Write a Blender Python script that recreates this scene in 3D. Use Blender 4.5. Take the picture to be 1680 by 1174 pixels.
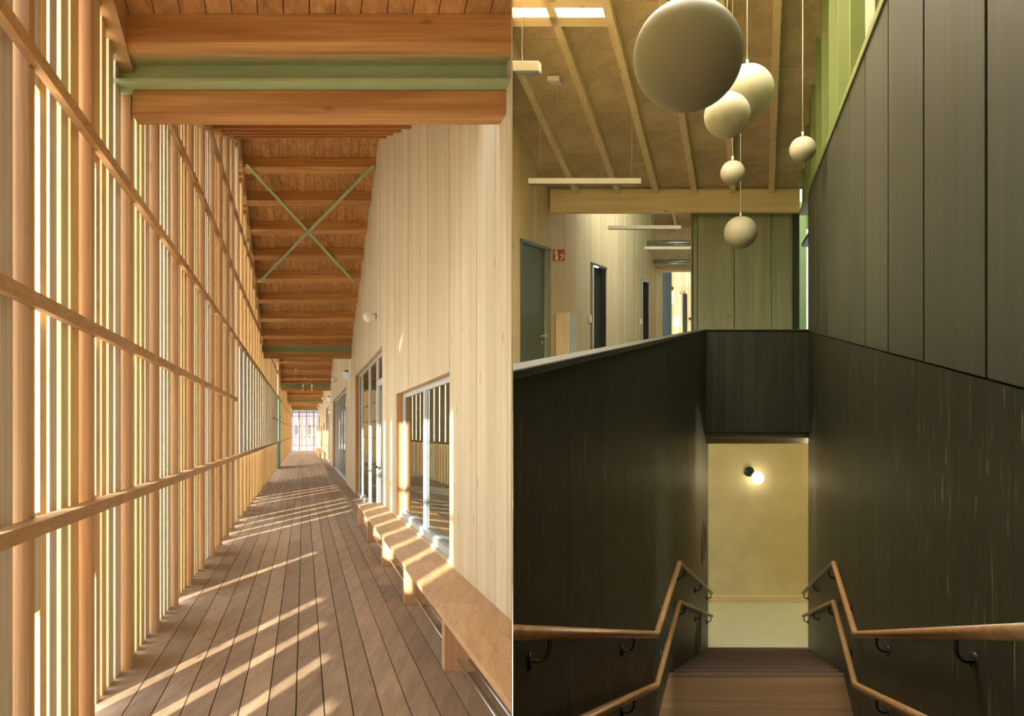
import bpy, bmesh, math, random
from mathutils import Vector, Matrix
random.seed(7)
sc = bpy.context.scene
for o in list(bpy.data.objects):
    bpy.data.objects.remove(o, do_unlink=True)

# ------------------------------------------------------------------ camera
F = 1200.0
EYE = 1.75
cam_d = bpy.data.cameras.new('camera')
cam = bpy.data.objects.new('camera', cam_d)
sc.collection.objects.link(cam)
cam.location = (0, 0, EYE)
cam.rotation_euler = (math.pi / 2, 0, 0)
cam_d.sensor_width = 36.0
cam_d.lens = F / 1680 * 36.0
cam_d.shift_y = (616 - 587) / 1680
cam_d.clip_start = 0.05
cam_d.clip_end = 500
sc.camera = cam
# ------------------------------------------------------------------ light
sc.view_settings.view_transform = 'Standard'
sc.view_settings.look = 'None'
sc.view_settings.gamma = 1
sc.view_settings.use_curve_mapping = False
sc.view_settings.exposure = 1.15
SKY = 3.5
SUN = 11.5
SKYLIGHT = 17.0
ADDED_LAMP = 64.0  # strength of the two added, unseen globes in the lower hall
world = bpy.data.worlds.new('world'); sc.world = world
world.use_nodes = True
wn = world.node_tree.nodes; wl = world.node_tree.links
bg = wn['Background']
tc = wn.new('ShaderNodeTexCoord'); sp = wn.new('ShaderNodeSeparateXYZ'); rp = wn.new('ShaderNodeValToRGB')
wl.new(tc.outputs['Generated'], sp.inputs[0]); wl.new(sp.outputs['Z'], rp.inputs[0])
rp.color_ramp.elements[0].position = 0.0; rp.color_ramp.elements[0].color = (0.95, 0.93, 0.88, 1)
rp.color_ramp.elements[1].position = 0.7; rp.color_ramp.elements[1].color = (0.62, 0.74, 0.95, 1)
wl.new(rp.outputs[0], bg.inputs[0]); bg.inputs[1].default_value = SKY
sun_d = bpy.data.lights.new('sun', 'SUN'); sun = bpy.data.objects.new('sun', sun_d)
sc.collection.objects.link(sun)
sun_d.energy = SUN; sun_d.angle = math.radians(0.9); sun_d.color = (1.0, 0.93, 0.8)
sun.rotation_euler = Vector((0.205, 1.0, -0.343)).to_track_quat('-Z', 'Y').to_euler()
sun.location = (-4, -14, 12)

# ------------------------------------------------------------------ materials
def new_mat(name):
    m = bpy.data.materials.new(name); m.use_nodes = True
    nt = m.node_tree
    return m, nt, nt.nodes, nt.links, nt.nodes['Principled BSDF']

def wood(name, light, dark, axis='z', across=16.0, along=0.9, knots=0.35, kcol=None, rough=0.6,
         var=0.12, flecks=None, spec=0.3, seams=None):
    """timber: streaky grain along one axis, knots, every board with an own tone"""
    m, nt, N, L, b = new_mat(name)
    tc = N.new('ShaderNodeTexCoord'); oi = N.new('ShaderNodeObjectInfo')
    off = N.new('ShaderNodeVectorMath'); off.operation = 'SCALE'
    off.inputs[0].default_value = (37.0, 53.0, 71.0); L.new(oi.outputs['Random'], off.inputs['Scale'])
    add = N.new('ShaderNodeVectorMath'); add.operation = 'ADD'
    L.new(tc.outputs['Object'], add.inputs[0]); L.new(off.outputs[0], add.inputs[1])
    ax = 'xyz'.index(axis)
    def mp(sa, sl):
        q = N.new('ShaderNodeMapping'); s = [sa, sa, sa]; s[ax] = sl
        q.inputs['Scale'].default_value = s; L.new(add.outputs[0], q.inputs[0]); return q
    g = N.new('ShaderNodeTexNoise'); g.inputs['Scale'].default_value = 1.0; g.inputs['Detail'].default_value = 5
    g.inputs['Distortion'].default_value = 0.6
    L.new(mp(across, along).outputs[0], g.inputs['Vector'])
    r = N.new('ShaderNodeValToRGB'); e = r.color_ramp.elements
    e[0].position = 0.3; e[0].color = (*dark, 1); e[1].position = 0.68; e[1].color = (*light, 1)
    L.new(g.outputs['Fac'], r.inputs[0])
    col = r.outputs[0]
    # fine fibre
    g2 = N.new('ShaderNodeTexNoise'); g2.inputs['Scale'].default_value = 1.0; g2.inputs['Detail'].default_value = 2
    L.new(mp(across * 7, along * 2).outputs[0], g2.inputs['Vector'])
    mx = N.new('ShaderNodeMix'); mx.data_type = 'RGBA'; mx.blend_type = 'MULTIPLY'; mx.inputs[0].default_value = 0.35
    r2 = N.new('ShaderNodeValToRGB'); r2.color_ramp.elements[0].position = 0.35; r2.color_ramp.elements[0].color = (0.6, 0.55, 0.5, 1)
    r2.color_ramp.elements[1].position = 0.6; r2.color_ramp.elements[1].color = (1, 1, 1, 1)
    L.new(g2.outputs['Fac'], r2.inputs[0]); L.new(col, mx.inputs[6]); L.new(r2.outputs[0], mx.inputs[7]); col = mx.outputs[2]
    if knots > 0:
        v = N.new('ShaderNodeTexVoronoi'); v.inputs['Scale'].default_value = 1.0; v.inputs['Randomness'].default_value = 1.0
        L.new(mp(4.2, 1.7).outputs[0], v.inputs['Vector'])
        rk = N.new('ShaderNodeValToRGB'); rk.color_ramp.elements[0].position = 0.045; rk.color_ramp.elements[0].color = (1, 1, 1, 1)
        rk.color_ramp.elements[1].position = 0.11; rk.color_ramp.elements[1].color = (0, 0, 0, 1)
        L.new(v.outputs['Distance'], rk.inputs[0])
        mk = N.new('ShaderNodeMix'); mk.data_type = 'RGBA'
        mu = N.new('ShaderNodeMath'); mu.operation = 'MULTIPLY'; mu.inputs[1].default_value = knots
        L.new(rk.outputs[0], mu.inputs[0]); L.new(mu.outputs[0], mk.inputs[0]); L.new(col, mk.inputs[6])
        mk.inputs[7].default_value = (*(kcol or tuple(c * 0.3 for c in dark)), 1); col = mk.outputs[2]
    if flecks:  # pale flecks paint gloss reflections of the grain into the colour
        v = N.new('ShaderNodeTexNoise'); v.inputs['Scale'].default_value = 1.0; v.inputs['Detail'].default_value = 2
        L.new(mp(34, 5).outputs[0], v.inputs['Vector'])
        rk = N.new('ShaderNodeValToRGB'); rk.color_ramp.elements[0].position = 0.635; rk.color_ramp.elements[0].color = (0, 0, 0, 1)
        rk.color_ramp.elements[1].position = 0.70; rk.color_ramp.elements[1].color = (1, 1, 1, 1)
        L.new(v.outputs['Fac'], rk.inputs[0])
        mk = N.new('ShaderNodeMix'); mk.data_type = 'RGBA'; L.new(rk.outputs[0], mk.inputs[0]); L.new(col, mk.inputs[6])
        mk.inputs[7].default_value = (*flecks, 1); col = mk.outputs[2]
    hs = N.new('ShaderNodeHueSaturation')
    mr = N.new('ShaderNodeMapRange'); mr.inputs['To Min'].default_value = 1 - var; mr.inputs['To Max'].default_value = 1 + var
    L.new(oi.outputs['Random'], mr.inputs[0]); L.new(mr.outputs[0], hs.inputs['Value']); L.new(col, hs.inputs['Color'])
    L.new(hs.outputs[0], b.inputs['Base Color'])
    b.inputs['Roughness'].default_value = rough; b.inputs['Specular IOR Level'].default_value = spec
    bp = N.new('ShaderNodeBump'); bp.inputs['Strength'].default_value = 0.12; bp.inputs['Distance'].default_value = 0.01
    L.new(g2.outputs['Fac'], bp.inputs['Height']); L.new(bp.outputs[0], b.inputs['Normal'])
    return m

def plain(name, col, rough=0.5, metal=0.0, emit=0.0, mottle=0.0, scale=6.0, spec=0.4, ecol=None):
    m, nt, N, L, b = new_mat(name)
    b.inputs['Base Color'].default_value = (*col, 1)
    b.inputs['Roughness'].default_value = rough; b.inputs['Metallic'].default_value = metal
    b.inputs['Specular IOR Level'].default_value = spec
    if emit:
        b.inputs['Emission Color'].default_value = (*(ecol or col), 1); b.inputs['Emission Strength'].default_value = emit
    if mottle:
        tc = N.new('ShaderNodeTexCoord'); n = N.new('ShaderNodeTexNoise'); n.inputs['Scale'].default_value = scale; n.inputs['Detail'].default_value = 6
        L.new(tc.outputs['Object'], n.inputs['Vector'])
        r = N.new('ShaderNodeValToRGB'); r.color_ramp.elements[0].position = 0.3; r.color_ramp.elements[1].position = 0.7
        r.color_ramp.elements[0].color = (*[c * (1 - mottle) for c in col], 1); r.color_ramp.elements[1].color = (*[min(1, c * (1 + mottle)) for c in col], 1)
        L.new(n.outputs['Fac'], r.inputs[0]); L.new(r.outputs[0], b.inputs['Base Color'])
    return m

def glass(name, tint, refl):
    m, nt, N, L, b = new_mat(name)
    N.remove(b)
    out = [n for n in N if n.type == 'OUTPUT_MATERIAL'][0]
    g = N.new('ShaderNodeBsdfGlossy'); g.inputs['Roughness'].default_value = 0.0; g.inputs['Color'].default_value = (0.9, 0.93, 0.92, 1)
    t = N.new('ShaderNodeBsdfTransparent'); t.inputs['Color'].default_value = (*tint, 1)
    mx = N.new('ShaderNodeMixShader'); mx.inputs[0].default_value = refl
    L.new(t.outputs[0], mx.inputs[1]); L.new(g.outputs[0], mx.inputs[2]); L.new(mx.outputs[0], out.inputs[0])
    return m

FIR_L, FIR_D = (0.66, 0.36, 0.135), (0.43, 0.185, 0.055)
M = {}
for a in 'xyz':
    M['fir_' + a] = wood('orange fir ' + a, FIR_L, FIR_D, a, 14, 0.7, 0.5, (0.2, 0.07, 0.02))
    M['larch_' + a] = wood('brown larch ' + a, (0.56, 0.34, 0.16), (0.44, 0.24, 0.10), a, 18, 0.6, 0.4, (0.2, 0.09, 0.04))
    M['pale_' + a] = wood('pale spruce ' + a, (0.74, 0.645, 0.42), (0.64, 0.53, 0.32), a, 11, 0.45, 0.6, (0.35, 0.2, 0.08), var=0.07)
    M['spruce_' + a] = wood('knotty spruce ' + a, (0.80, 0.62, 0.38), (0.72, 0.52, 0.29), a, 12, 0.5, 0.7, (0.22, 0.11, 0.04), var=0.07)
    M['dgreen_' + a] = wood('dark green stained timber ' + a, (0.040, 0.042, 0.025), (0.024, 0.025, 0.015), a, 14, 0.5, 0.0, rough=0.48, var=0.08, spec=0.4)
M['glint'] = wood('dark green timber with painted glints', (0.034, 0.034, 0.018), (0.020, 0.020, 0.011), 'z', 16, 0.5, 0.0, rough=0.45, var=0.08, flecks=(0.13, 0.115, 0.05))
M['ugreen'] = wood('grey green stained timber', (0.062, 0.066, 0.045), (0.043, 0.046, 0.030), 'z', 9, 0.5, 0.25, (0.045, 0.04, 0.02), rough=0.5, var=0.08)
M['lgreen'] = wood('light green stained spruce', (0.34, 0.345, 0.225), (0.28, 0.285, 0.18), 'z', 9, 0.5, 0.5, (0.11, 0.12, 0.06), rough=0.6, var=0.06)
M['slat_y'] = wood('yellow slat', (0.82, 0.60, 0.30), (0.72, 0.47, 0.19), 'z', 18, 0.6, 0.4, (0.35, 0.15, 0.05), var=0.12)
M['slat_g'] = wood('pale green impregnated slat', (0.74, 0.68, 0.42), (0.64, 0.57, 0.33), 'z', 18, 0.6, 0.4, (0.3, 0.2, 0.08), var=0.1)
M['slat_w'] = wood('greyed slat', (0.72, 0.66, 0.56), (0.60, 0.53, 0.43), 'z', 18, 0.6, 0.4, (0.3, 0.2, 0.1), var=0.1)
M['deck'] = wood('weathered deck board', (0.42, 0.30, 0.19), (0.31, 0.21, 0.125), 'y', 16, 0.7, 0.55, (0.12, 0.06, 0.03), rough=0.62, var=0.14)
M['tread'] = wood('oiled oak tread', (0.115, 0.068, 0.032), (0.07, 0.04, 0.017), 'x', 14, 0.5, 0.1, rough=0.45, var=0.15)
M['oak'] = wood('oak rail', (0.30, 0.17, 0.07), (0.20, 0.105, 0.04), 'y', 40, 2.0, 0.0, rough=0.4, var=0.05)
M['bench'] = wood('larch bench board', (0.66, 0.42, 0.22), (0.55, 0.32, 0.15), 'y', 14, 0.5, 0.35, (0.25, 0.1, 0.04), rough=0.5, var=0.08)
M['benchz'] = wood('larch bench leg', (0.66, 0.42, 0.22), (0.55, 0.30, 0.13), 'z', 14, 0.5, 0.0, rough=0.5, var=0.08)
M['under'] = plain('dark joist void', (0.05, 0.03, 0.02), 0.9)
M['steel_green'] = plain('mint green painted steel', (0.40, 0.50, 0.27), 0.45, mottle=0.03)
M['alu'] = plain('light grey window metal', (0.55, 0.60, 0.60), 0.4, 0.3)
M['steel'] = plain('brushed steel', (0.6, 0.6, 0.58), 0.3, 1.0)
M['black_steel'] = plain('black steel', (0.025, 0.03, 0.025), 0.4, 0.5)
M['glass'] = glass('window glass', (0.62, 0.68, 0.62), 0.5)
M['gglass'] = glass('clerestory glass', (0.9, 0.92, 0.78), 0.1)
M['opal'] = plain('cream opal glass', (0.36, 0.325, 0.215), 0.55, spec=0.3)
M['opal_white'] = plain('white lamp glass', (0.9, 0.88, 0.8), 0.3)
M['lit'] = plain('lit opal glass', (1.0, 0.9, 0.66), 0.4, emit=3.0, ecol=(1.0, 0.86, 0.55))
M['added_lit'] = plain('opal glass of added lamps', (1.0, 0.9, 0.66), 0.4, emit=ADDED_LAMP, ecol=(1.0, 0.88, 0.58))
M['osb'] = None
m, nt, N, L, b = new_mat('wood fibre acoustic board')
tcn = N.new('ShaderNodeTexCoord'); oi = N.new('ShaderNodeObjectInfo')
n1 = N.new('ShaderNodeTexNoise'); n1.inputs['Scale'].default_value = 90; n1.inputs['Detail'].default_value = 3
n2 = N.new('ShaderNodeTexNoise'); n2.inputs['Scale'].default_value = 3; n2.inputs['Detail'].default_value = 4
L.new(tcn.outputs['Object'], n1.inputs['Vector']); L.new(tcn.outputs['Object'], n2.inputs['Vector'])
mm = N.new('ShaderNodeMath'); mm.operation = 'MULTIPLY_ADD'; mm.inputs[1].default_value = 0.4
L.new(n2.outputs['Fac'], mm.inputs[0]); L.new(n1.outputs['Fac'], mm.inputs[2])
rr = N.new('ShaderNodeValToRGB'); rr.color_ramp.elements[0].position = 0.5; rr.color_ramp.elements[0].color = (0.34, 0.225, 0.12, 1)
rr.color_ramp.elements[1].position = 0.85; rr.color_ramp.elements[1].color = (0.66, 0.48, 0.28, 1)
L.new(mm.outputs[0], rr.inputs[0])
hs = N.new('ShaderNodeHueSaturation'); mr = N.new('ShaderNodeMapRange'); mr.inputs['To Min'].default_value = 0.92; mr.inputs['To Max'].default_value = 1.08
L.new(oi.outputs['Random'], mr.inputs[0]); L.new(mr.outputs[0], hs.inputs['Value']); L.new(rr.outputs[0], hs.inputs['Color'])
L.new(hs.outputs[0], b.inputs['Base Color']); b.inputs['Roughness'].default_value = 0.9
M['osb'] = m
M['skypane'] = plain('daylit skylight pane', (0.9, 0.95, 1.0), 0.3, emit=SKYLIGHT, ecol=(1.0, 0.93, 0.78))
M['skypane2'] = plain('daylit corridor skylight pane', (0.9, 0.95, 1.0), 0.3, emit=SKYLIGHT * 0.11, ecol=(1.0, 0.95, 0.85))
M['glowpane'] = plain('glowing far room roof pane', (0.9, 0.95, 1.0), 0.3, emit=SKYLIGHT * 0.05, ecol=(1.0, 0.95, 0.85))
M['plaster'] = plain('warm plaster', (0.63, 0.57, 0.37), 0.8, mottle=0.08, scale=2.5)
M['lino'] = plain('grey green floor', (0.40, 0.41, 0.30), 0.45, mottle=0.04, scale=3)
M['door'] = plain('grey green door paint', (0.085, 0.10, 0.075), 0.35)
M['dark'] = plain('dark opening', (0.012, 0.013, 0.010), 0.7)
M['lamp'] = plain('champagne lamp housing', (0.52, 0.45, 0.30), 0.5)
M['lampdark'] = plain('lamp diffuser grey', (0.12, 0.13, 0.11), 0.5)
M['white'] = plain('white plastic', (0.75, 0.73, 0.66), 0.5)
M['red'] = plain('sign red', (0.36, 0.03, 0.02), 0.5)
M['cream'] = plain('sign cream', (0.75, 0.66, 0.42), 0.5)
M['edge'] = plain('pale partition edge', (0.62, 0.55, 0.42), 0.6)
M['cable'] = plain('pale cable', (0.6, 0.56, 0.42), 0.5)
M['yframe'] = plain('olive window frame', (0.17, 0.19, 0.06), 0.5)
M['courtgreen'] = plain('green court wall', (0.22, 0.265, 0.10), 0.7, mottle=0.08, scale=1.2)
M['gdoor'] = plain('dark green door', (0.05, 0.13, 0.07), 0.45)
M['bluegrey'] = wood('blue grey column', (0.06, 0.085, 0.09), (0.045, 0.062, 0.066), 'z', 8, 0.5, 0.5)
M['duct'] = plain('galvanised duct', (0.35, 0.4, 0.4), 0.3, 0.9)
M['ground'] = plain('pale gravel ground', (0.52, 0.47, 0.38), 0.9, mottle=0.15, scale=1.5)
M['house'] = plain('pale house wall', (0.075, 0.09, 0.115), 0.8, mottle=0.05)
M['houseroof'] = plain('grey roof', (0.03, 0.032, 0.038), 0.8)
M['screw'] = plain('zinc screw', (0.3, 0.28, 0.22), 0.4, 0.6)

# ------------------------------------------------------------------ frames and builders
class Fr:
    """an obliquely planned wing: u across, v up from eye level, w along the wing"""
    def __init__(s, dx, dz, side): s.dx, s.dz, s.side = dx, dz, side
    def P(s, u, v, w): return Vector((u + s.dx * w, w, EYE + v + s.dz * w))
LF = Fr((498.5 - 840) / F, -(710 - 616) / F, -1)
RF = Fr((1245 - 840) / F, (616 - 522) / F, 1)
COL = sc.collection
WL = {}          # world location of things
CACHE = {}

def link(name, me, mat, loc, parent=None, label=None):
    if mat is not None and not me.materials: me.materials.append(mat)
    o = bpy.data.objects.new(name, me); COL.objects.link(o)
    WL[o] = Vector(loc)
    if parent is not None:
        o.parent = parent; o.location = Vector(loc) - WL[parent]
    else: o.location = loc
    if label: o['label'] = label
    return o

def thing(name, label, cat, loc, group=None):
    o = bpy.data.objects.new(name, None); COL.objects.link(o); o.empty_display_size = 0.1
    o.location = loc; WL[o] = Vector(loc); o['label'] = label; o['category'] = cat
    if group: o['group'] = group
    return o

def struct(name, label, loc, cat=None):
    o = bpy.data.objects.new(name, None); COL.objects.link(o); o.empty_display_size = 0.1
    o.location = loc; WL[o] = Vector(loc); o['kind'] = 'structure'; o['label'] = label
    if cat: o['category'] = cat
    return o

HEX = [(0, 3, 2, 1), (4, 5, 6, 7), (0, 1, 5, 4), (1, 2, 6, 5), (2, 3, 7, 6), (3, 0, 4, 7)]
def finish(bm, fr, base, bevel=0.0, noclip=False):
    bmesh.ops.recalc_face_normals(bm, faces=bm.faces)
    if bevel: bmesh.ops.bevel(bm, geom=list(bm.edges), offset=bevel, segments=1, affect='EDGES', profile=0.5)
    xs = [v.co.x + base.x for v in bm.verts]
    t = 0.0035
    if not noclip and fr is not None and ((fr.side < 0 and max(xs) > -t) or (fr.side > 0 and min(xs) < t)):
        co = Vector((fr.side * t - base.x, 0, 0)); no = Vector((1, 0, 0)) * (-fr.side)
        r = bmesh.ops.bisect_plane(bm, geom=list(bm.verts) + list(bm.edges) + list(bm.faces), plane_co=co, plane_no=no, clear_outer=True)
        ed = [e for e in r['geom_cut'] if isinstance(e, bmesh.types.BMEdge)]
        if ed: bmesh.ops.contextual_create(bm, geom=ed)
        if not bm.faces: return None
        bmesh.ops.recalc_face_normals(bm, faces=bm.faces)
    me = bpy.data.meshes.new('m'); bm.to_mesh(me); bm.free()
    return me

def box(fr, name, mat, u0, u1, v0, v1, w0, w1, parent=None, slope=0.0, bevel=0.0, label=None, vt=None, noclip=False):
    """oblique box between u, v, w; slope tilts it along w; vt = (top at w0, top at w1) for sloping heads"""
    base = fr.P(u0, v0, w0)
    du, dv, dw = u1 - u0, v1 - v0, w1 - w0
    ew = Vector((fr.dx, 1, fr.dz + slope)) * dw
    key = (fr.side, round(du, 4), round(dv, 4), round(dw, 4), slope, mat.name, bevel, None if vt is None else (round(vt[0] - v0, 4), round(vt[1] - v0, 4)))
    x0, x1 = min(base.x, base.x + ew.x), max(base.x, base.x + ew.x) + du
    clip = (fr.side < 0 and x1 > -0.0035) or (fr.side > 0 and x0 < 0.0035)
    if not clip and key in CACHE: me = CACHE[key]
    else:
        bm = bmesh.new()
        h0, h1 = (dv, dv) if vt is None else (vt[0] - v0, vt[1] - v0)
        U = Vector((du, 0, 0)); Z = Vector((0, 0, 1))
        vs = [Vector((0, 0, 0)), U, U + ew, ew, Z * h0, U + Z * h0, U + ew + Z * h1, ew + Z * h1]
        bv = [bm.verts.new(p) for p in vs]
        for f in HEX: bm.faces.new([bv[i] for i in f])
        me = finish(bm, fr, base, bevel, noclip)
        if me is None: return None
        if not clip: CACHE[key] = me
    return link(name, me, mat, base, parent, label)

def raw(name, mat, verts, faces, parent=None, label=None, smooth=False, base=None, fr=None):
    base = Vector(base) if base is not None else Vector(verts[0])
    bm = bmesh.new(); bv = [bm.verts.new(Vector(p) - base) for p in verts]
    for f in faces: bm.faces.new([bv[i] for i in f])
    me = finish(bm, fr, base)
    if me is None: return None
    if smooth:
        for p in me.polygons: p.use_smooth = True
    return link(name, me, mat, base, parent, label)

def tube(name, mat, pts, r, parent=None, seg=10, smooth=True, label=None, fr=None):
    pts = [Vector(p) for p in pts]; vs = []; fs = []; n = len(pts)
    up = None
    for i, p in enumerate(pts):
        a = (pts[i] - pts[i - 1]).normalized() if i > 0 else None
        c = (pts[i + 1] - pts[i]).normalized() if i < n - 1 else None
        t = (a + c).normalized() if (a is not None and c is not None) else (a if a is not None else c)
        k = 1.0
        if a is not None and c is not None: k = 1.0 / max(0.35, t.dot(a))
        if up is None:
            up = Vector((0, 0, 1)) if abs(t.z) < 0.9 else Vector((1, 0, 0))
        s = t.cross(up).normalized(); q = s.cross(t).normalized(); up = q
        bend = (c - a) if (a is not None and c is not None) else Vector((0, 0, 0))
        bd = bend - t * bend.dot(t); bd = bd.normalized() if bd.length > 1e-5 else None
        for j in range(seg):
            an = 2 * math.pi * j / seg
            d = s * math.cos(an) + q * math.sin(an)
            if bd is not None: d = d + bd * (d.dot(bd)) * (k - 1)
            vs.append(p + d * r)
    for i in range(n - 1):
        for j in range(seg):
            j2 = (j + 1) % seg
            fs.append((i * seg + j, i * seg + j2, (i + 1) * seg + j2, (i + 1) * seg + j))
    fs.append(tuple(range(seg))); fs.append(tuple(range((n - 1) * seg, n * seg)))
    return raw(name, mat, vs, fs, parent, label, smooth, base=pts[0], fr=fr)

def ball(name, mat, c, r, parent=None, seg=40, label=None):
    key = ('ball', round(r, 4), mat.name, seg)
    if key not in CACHE:
        bm = bmesh.new(); bmesh.ops.create_uvsphere(bm, u_segments=seg, v_segments=seg // 2, radius=r)
        me = bpy.data.meshes.new('m'); bm.to_mesh(me); bm.free()
        for p in me.polygons: p.use_smooth = True
        CACHE[key] = me
    return link(name, CACHE[key], mat, c, parent, label)

def joined(name, mat, boxes, fr, parent, label=None):
    """far, uncountably small pieces joined"""
    bm = bmesh.new(); base = fr.P(*boxes[0][:1], boxes[0][2], boxes[0][4])
    for (u0, u1, v0, v1, w0, w1) in boxes:
        vs = [fr.P(u, v, w) - base for v in (v0, v1) for (u, w) in ((u0, w0), (u1, w0), (u1, w1), (u0, w1))]
        bv = [bm.verts.new(p) for p in vs]
        for f in HEX: bm.faces.new([bv[i] for i in f])
    bmesh.ops.recalc_face_normals(bm, faces=bm.faces)
    me = bpy.data.meshes.new('m'); bm.to_mesh(me); bm.free()
    o = link(name, me, mat, base, parent, label); o['kind'] = 'stuff'
    return o

# ================================================================== LEFT WING: TIMBER GALLERY
FL = -1.75; UW = 1.475; US = -1.28; BAY = 17.4
def tri(w):
    t = (w - 5.55) % BAY
    return min(t, BAY - t)
def J(w): return 2.56 + 0.36 * tri(w)          # underside of the roof joists
def CE(w): return J(w) + 0.2                   # underside of the roof boards

# ---- deck
fl = struct('floor', 'gallery deck of weathered reddish brown boards', LF.P(0, FL, 5))
for k in range(-7, 9):
    u0 = -0.05 + 0.18 * k + 0.004; u1 = u0 + 0.172
    if k == -7: u0 = -1.40
    if k == 8: u1 = 1.56
    w = -3.5 - random.random() * 3
    while w < 75.6:
        ln = random.uniform(4.5, 7.5) if w > 8 else random.uniform(5.0, 9.0)
        ln = round(ln * 2) / 2
        e = min(w + ln, 75.6)
        box(LF, 'board', M['deck'], u0, u1, FL - 0.045, FL, w + 0.003, e - 0.003, fl)
        w = e
box(LF, 'joist_void', M['under'], -1.42, 1.5, FL - 0.2, FL - 0.12, -4, 75.6, fl)

# ---- right hand wall of vertical boards
OPEN = [(7.42, 11.6, -1.30, 0.62), (13.8, 20.9, FL, 1.64), (25.5, 36.8, FL, 1.62), (41.6, 48.5, FL, 1.62),
        (52.5, 55.5, -1.3, 0.75), (59.5, 63.0, -1.3, 0.62), (68.0, 72.5, FL, 1.6)]
wr = struct('wall_right', 'tall pale spruce board wall along the gallery', LF.P(UW, FL, 5.25))
edges = []
w = 5.0
while w < 75.6:
    edges.append(w); w += 0.31 if w < 21 else (0.62 if w < 42 else 1.3)
edges.append(75.6)
for o in OPEN:
    for q in o[:2]:
        i = min(range(len(edges)), key=lambda k: abs(edges[k] - q)); edges[i] = q
for q in (14.25, 14.25 + BAY, 14.25 + 2 * BAY, 14.25 + 3 * BAY, 22.95, 40.35, 57.75):
    i = min(range(len(edges)), key=lambda k: abs(edges[k] - q))
    if not any(abs(edges[i] - x) < 1e-6 for o in OPEN for x in o[:2]): edges[i] = q
edges = sorted(set(edges))
for a, c in zip(edges, edges[1:]):
    if c - a < 0.02: continue
    lo = FL
    segs = [(FL, None)]
    for o in OPEN:
        if o[0] - 1e-6 <= a and c <= o[1] + 1e-6:
            segs = [(o[3], None)] + ([(FL, o[2])] if o[2] > FL else [])
    jit = random.uniform(-0.004, 0.004)
    for (b0, t0) in segs:
        if t0 is None:
            box(LF, 'board', M['pale_z'], UW + jit, UW + 0.06, b0, 0, a + 0.003, c - 0.003, wr, vt=(CE(a), CE(c)))
        else:
            box(LF, 'board', M['pale_z'], UW + jit, UW + 0.06, b0, t0, a + 0.003, c - 0.003, wr)

# ---- glazing in the board wall
def glazing(n, label, o, mull, door=None):
    a, c, b0, t0 = o
    g = struct('window_%d' % n, label, LF.P(UW, b0, a))
    uf = UW + 0.095
    box(LF, 'reveal', M['fir_z'], UW, uf + 0.06, b0, t0, c, c + 0.06, g, label='orange timber reveal')
    box(LF, 'reveal', M['pale_z'], UW + 0.06, uf + 0.06, b0, t0, a - 0.06, a, g)
    box(LF, 'reveal', M['fir_y'], UW + 0.06, uf + 0.06, t0, t0 + 0.05, a, c, g)
    fw = 0.07
    box(LF, 'frame', M['alu'], uf, uf + 0.05, t0 - fw, t0, a, c, g)
    box(LF, 'frame', M['alu'], uf - 0.05, uf + 0.05, b0, b0 + 0.08, a, c, g)
    box(LF, 'frame', M['alu'], uf, uf + 0.05, b0 + 0.08, t0 - fw, a, a + 0.12, g)
    box(LF, 'frame', M['alu'], uf, uf + 0.05, b0 + 0.08, t0 - fw, c - 0.12, c, g)
    ms = [a + 0.12] + list(mull) + [c - 0.06]
    for m_ in mull:
        box(LF, 'mullion', M['alu'], uf - 0.01, uf + 0.05, b0 + 0.08, t0 - fw, m_ - 0.06, m_ + 0.06, g)
    for x, y in zip(ms, ms[1:]):
        box(LF, 'pane', M['glass'], uf + 0.02, uf + 0.026, b0 + 0.08, t0 - fw, x, y, g)
    if door:
        d0, d1, dh = door
        box(LF, 'transom', M['alu'], uf - 0.015, uf + 0.05, dh, dh + 0.13, d0, d1, g)
        box(LF, 'door_stile', M['alu'], uf - 0.02, uf + 0.04, FL + 0.05, dh, d1 - 0.2, d1, g)
        box(LF, 'door_stile', M['alu'], uf - 0.02, uf + 0.04, FL + 0.05, dh, d0, d0 + 0.2, g)
        tube('door_handle', M['black_steel'], [LF.P(uf - 0.02, -0.7, d1 - 0.3), LF.P(uf - 0.09, -0.7, d1 - 0.3), LF.P(uf - 0.09, -0.7, d1 - 0.75)], 0.013, g)
    return g
glazing(1, 'square two pane gallery window above the near end of the bench', OPEN[0], [9.5])
glazing(2, 'tall glazed door front just beyond the bench', OPEN[1], [15.7, 17.57, 19.8], (13.85, 15.64, 0.97))
glazing(3, 'second tall glazed door front further down the gallery', OPEN[2], [27.6, 29.6, 31.6, 33.6, 35.2], (25.5, 27.5, 0.97))
glazing(4, 'narrow third tall glazed front deep in the gallery', OPEN[3], [44.0, 46.2])
glazing(5, 'nearer small square window over the far bench', OPEN[4], [54])
glazing(6, 'further small square window over the far bench', OPEN[5], [61])
glazing(7, 'last glazed front beside the end lattice of the gallery', OPEN[6], [70])
# room behind the glass
rm = struct('wall_inside', 'dim room wall behind the gallery windows', LF.P(UW + 0.75, FL, 12))
box(LF, 'back', M['plaster'], UW + 0.55, UW + 0.6, FL, 2.2, 7.0, 74, rm)
box(LF, 'room_floor', M['lino'], UW + 0.16, UW + 0.55, FL - 0.02, FL + 0.02, 7.0, 74, rm)
box(LF, 'room_head', M['fir_y'], UW + 0.16, UW + 0.55, 2.2, 2.25, 7.0, 74, rm)

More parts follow.
